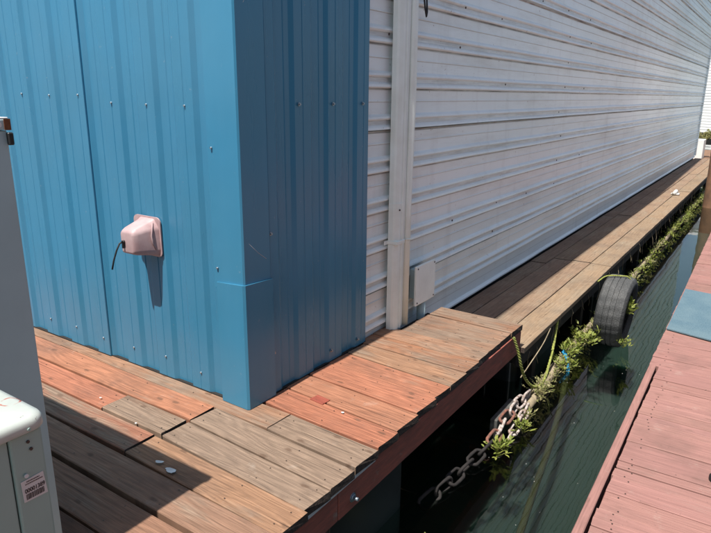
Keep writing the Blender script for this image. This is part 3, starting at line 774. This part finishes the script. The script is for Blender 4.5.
weed((-.88, 5.55, -.57), .07, 16, .03, 'small green weed at the waterline right of the tyre')
weed((-1.16, 3.36, -.595), .075, 34, .042, 'bright yellow green leafy weed on the rusty end of the chain')
weed((-1.13, 3.70, -.60), .06, 22, .035, 'small light green weed below the pale chain')
weed((-1.16, 3.87, -.60), .06, 20, .03, 'small green weed where the chain meets the log', M_leafdry)
weed((-1.19, 4.25, -.57), .10, 36, .03, 'dull green weed under the loop of yellow green rope', M_leafdry)
bm = bmesh.new(); bm2 = bmesh.new(); y = 6.15
while y < 20:
    k = 1+.03*(y-6)
    c = (-1.20-.0075*(y-4)+random.uniform(-.03, .05), y, -.565)
    clump(bm if random.random() < .75 else bm2, c, random.uniform(.03, .10)*k, int(8+8*random.random()), .028*k)
    y += random.uniform(.07, .25)
y = 4.1
while y < 6.2:
    clump(bm2, (-1.21+random.uniform(-.05, .05), y, -.575), .05, 7, .022); y += .05
o = link('weeds_along_log', bm, M_leaf); tag(o, kind='stuff', label='bright green weeds growing along the log past the tyre')
o = link('dull_weeds_along_log', bm2, M_leafdry); tag(o, kind='stuff', label='dull green and straw coloured weeds along the log')
# unseen block added across the dock to cut fill light on the blue wall
nb = empty('fill_blocker', (4.2, 1, 0)); tag(nb, 'unseen dark blue block added across the red dock to cut fill light', 'building')
P(sheet('wall_panel', rib_profile(-5, 4.2, 0), -.3, 3.6, 2, lambda a, d, t: (2.75-d, a, t), M_navy, nb))
bm = bmesh.new(); box(bm, 2.80, 6.5, -5, 4.2, -.3, 3.6); P(link('building_mass', bm, M_navy, nb))
bm = bmesh.new(); box(bm, 2.6, 6.6, -5.1, 4.3, 3.603, 3.7); P(link('roof', bm, M_navy, nb))
# hanging roots and twigs beneath the walkway edge
bm = bmesh.new()
for k in range(34):
    y = 4.15+k*.30+random.uniform(-.1, .1); z0 = -.22+random.uniform(-.04, .01); q = Vector((-1.30+random.uniform(-.01, .02), y, z0)); pts = [q]
    for j in range(4): q = q+Vector((random.uniform(-.008, .014), random.uniform(-.03, .03), -random.uniform(.02, .06))); pts.append(q)
    tube(bm, pts, .0022, 4)
o = link('dry_roots', bm, M_log); tag(o, kind='stuff', label='dry roots hanging under the walkway edge')
# small floating bits
bm = bmesh.new(); clump(bm, (0, 0, 0), .03, 3, .05); o = link('floating_leaf', bm, M_rope, loc=(-1.15, 2.36, -.625)); tag(o, 'yellow leaf sprig floating in the dark water beneath the platform', 'leaf')
bm = bmesh.new()
for k in range(34):
    x = random.uniform(-1.25, -.5); y = random.uniform(2.2, 5.2); r = random.uniform(.001, .0026)
    v = [bm.verts.new((x+r*math.cos(a), y+r*math.sin(a)*1.4, -.6285)) for a in (0, 1.2, 2.5, 3.8, 5)]; bm.faces.new(v)
o = link('floating_specks', bm, M_shell); tag(o, kind='stuff', label='tiny pale specks of debris floating on the water')
bm = bmesh.new()
for c in ((-1.33, 2.98, -.40), (-1.335, 3.02, -.415), (-1.33, 2.95, -.43)): bmesh.ops.create_icosphere(bm, subdivisions=1, radius=.012, matrix=Matrix.Translation(c))
bm.free()

# ------------------------------------------------------------------ right-hand dock
DR = (.32,.165,.138)
bm = bmesh.new()
ys = [-1.2]
while ys[-1] < 1.9: ys.append(ys[-1]+.145)
ys += [2.02, 2.147, 2.205, 2.265, 2.40, 2.53, 2.60, 2.665, 2.86, 3.045, 3.105, 3.17, 3.26, 3.335, 3.40, 3.55, 3.66, 3.85]
while ys[-1] < 16: ys.append(ys[-1]+random.choice((.145, .145, .19)))
def ex(y): return -.372-.0185*(y-2.0)
for a, b in zip(ys[:-1], ys[1:]):
    x0 = ex(a)+.004+random.uniform(-.002, .002) if a < 3.84 else ex(a)-.047
    m = (a+b)/2
    board(bm, (x0, m), (2.6, m+.04*(2.6-x0)*0), b-a-random.choice((.003, .004, .009)), b-a-random.choice((.003, .004, .007)), random.uniform(-.001, .0015), .038, var(DR, .05), .45, nails=[.06, 1.25], nail_w=.7, wob=.0015)
dock = link('dock', bm, [M_dock, M_dockend, M_nail]); tag(dock, kind='structure')
bm = bmesh.new()
board(bm, (ex(-1.2)-.026, -1.2), (ex(3.845)-.026, 3.845), .038, .038, .002, .14, DR, .35, wob=.0006)
link('edge_board', bm, [M_dock, M_dockend, M_nail], dock)
bm = bmesh.new(); prism(bm, [(ex(3.86)-.012, 3.86), (ex(16)-.012, 16), (ex(16)+.03, 16), (ex(3.86)+.03, 3.86)], lambda a, b, t: (a, b, t), -.24, -.045); link('fascia_board', bm, M_fascia, dock)
bm = bmesh.new()
for k in range(5): box(bm, -.25, 2.4, -.9+3.4*k, 1.2+3.4*k, -.9, -.25, .05, 3)
link('dock_float', bm, M_float, dock)
# mat
bm = bmesh.new(); y0, y1 = 4.50, 5.62; n = 16
L0 = [(ex(y0)-.044+.02, y0+.0), (1.0, y0-.0), (1.0, y1), (ex(y1)-.040+.02, y1)]
prism(bm, [(ex(4.53)-.040, 4.535), (-.15, 4.46), (.9, 4.30), (.9, 5.44), (-.15, 5.58), (ex(5.64)-.036, 5.640)], lambda a, b, t: (a, b, t), .004, .012)
o = link('door_mat', bm, M_mat); tag(o, 'rectangular teal outdoor carpet mat lying on the red dock', 'mat')
bm = bmesh.new(); tube(bm, [(.010, 2.74, -.002), (.010, 2.74, .014), (.010, 2.74, .024), (.010, 2.74, .026)], [.045, .045, .038, .0], 24, cap=False)
o = link('round_cap', bm, M_black, smooth=True); tag(o, 'small round black cap on the red dock at the right edge of the photo', 'cap')

# ------------------------------------------------------------------ background beyond the walkway
bm = bmesh.new(); pts = []
for k in range(9): pts.append((-1.00+.03*math.sin(k), 14.6+.02*k, -2.0+k*1.05))
tube(bm, pts, [.20-.004*k for k in range(9)], 20)
o = link('mooring_pile', bm, M_pile, smooth=True); tag(o, 'tall brown timber pile standing in the water beyond the red dock', 'pile')
fb = empty('far_building', (-1, 41, 0)); tag(fb, 'pale lap sided building beyond the end of the walkway', 'building')
prof = []
z = -.3
while z < 4.6: prof += [(z, .02), (z+.148, .0)]; z += .15
P(sheet('siding_wall', prof, -9, 6, 4, lambda a, d, t: (t, 40-d, a), M_farwhite, fb))
bm = bmesh.new(); box(bm, -9, 6, 40.03, 46, -.3, 4.6); P(link('building_mass', bm, M_farwhite, fb))
bm = bmesh.new(); box(bm, -9.2, 6.2, 39.7, 46.2, 4.603, 4.75); P(link('roof', bm, M_farwhite, fb))
bm = bmesh.new(); box(bm, -9, 6, 39.5, 46, -.6, -.31); P(link('base', bm, M_under, fb))
bm = bmesh.new(); box(bm, -3.2, -2.27, 25.2, 25.9, -.62, .12, .02, 2); o = link('storage_box', bm, M_farwhite); tag(o, 'white box on the float beyond the end of the walkway', 'box')
bm = bmesh.new(); box(bm, -6, 4, 24.6, 30, -.75, -.55, .02); o = link('far_float', bm, M_pile); tag(o, kind='structure')
bm = bmesh.new()
for k in range(60): clump(bm, (random.uniform(-3.2, -1.2), 25.9+random.uniform(0, .5), .05+random.uniform(0, .25)), .14, 8, .09)
o = link('shrub', bm, M_leafdry); tag(o, 'low dark shrub against the foot of the pale lap sided building', 'shrub')

# ------------------------------------------------------------------ camera, sun, sky
cam = bpy.data.cameras.new('camera'); co_ = bpy.data.objects.new('camera', cam); col.objects.link(co_)
rot = Matrix(((.828, -.157, .5383), (.5607, .2167, -.7992), (.0088, .9635, .2675)))
q = rot.to_quaternion(); q.normalize()
co_.location = (0, 0, 1.55); co_.rotation_mode = 'QUATERNION'; co_.rotation_quaternion = q
cam.sensor_width = 36; cam.lens = 620/711*36; cam.clip_start = .05; cam.clip_end = 500
sc.camera = co_

S = Vector((-.035, -1, 2.35)).normalized()     # towards the sun
sun = bpy.data.lights.new('sun', 'SUN'); so = bpy.data.objects.new('sun', sun); col.objects.link(so)
sun.energy = 5.0; sun.angle = R(.53); sun.color = (1, .965, .92)
so.rotation_mode = 'QUATERNION'; so.rotation_quaternion = S.to_track_quat('Z', 'Y'); so.location = (0, -5, 10)
w = bpy.data.worlds.new('World'); sc.world = w; w.use_nodes = True
nt = w.node_tree; bg = nt.nodes['Background']
sky = nt.nodes.new('ShaderNodeTexSky'); sky.sky_type = 'NISHITA'; sky.sun_disc = False
sky.sun_elevation = math.asin(S.z); sky.sun_rotation = R(180); sky.air_density = 1.0; sky.dust_density = 1.6; sky.ozone_density = 1.0
nt.links.new(sky.outputs[0], bg.inputs[0]); bg.inputs[1].default_value = .088
vs = sc.view_settings; vs.view_transform = 'Standard'; vs.look = 'None'; vs.gamma = 1; vs.exposure = .52; vs.use_curve_mapping = False
sc.render.engine = 'CYCLES'
sc.cycles.max_bounces = 8; sc.cycles.transparent_max_bounces = 12
sc.cycles.use_denoising = True
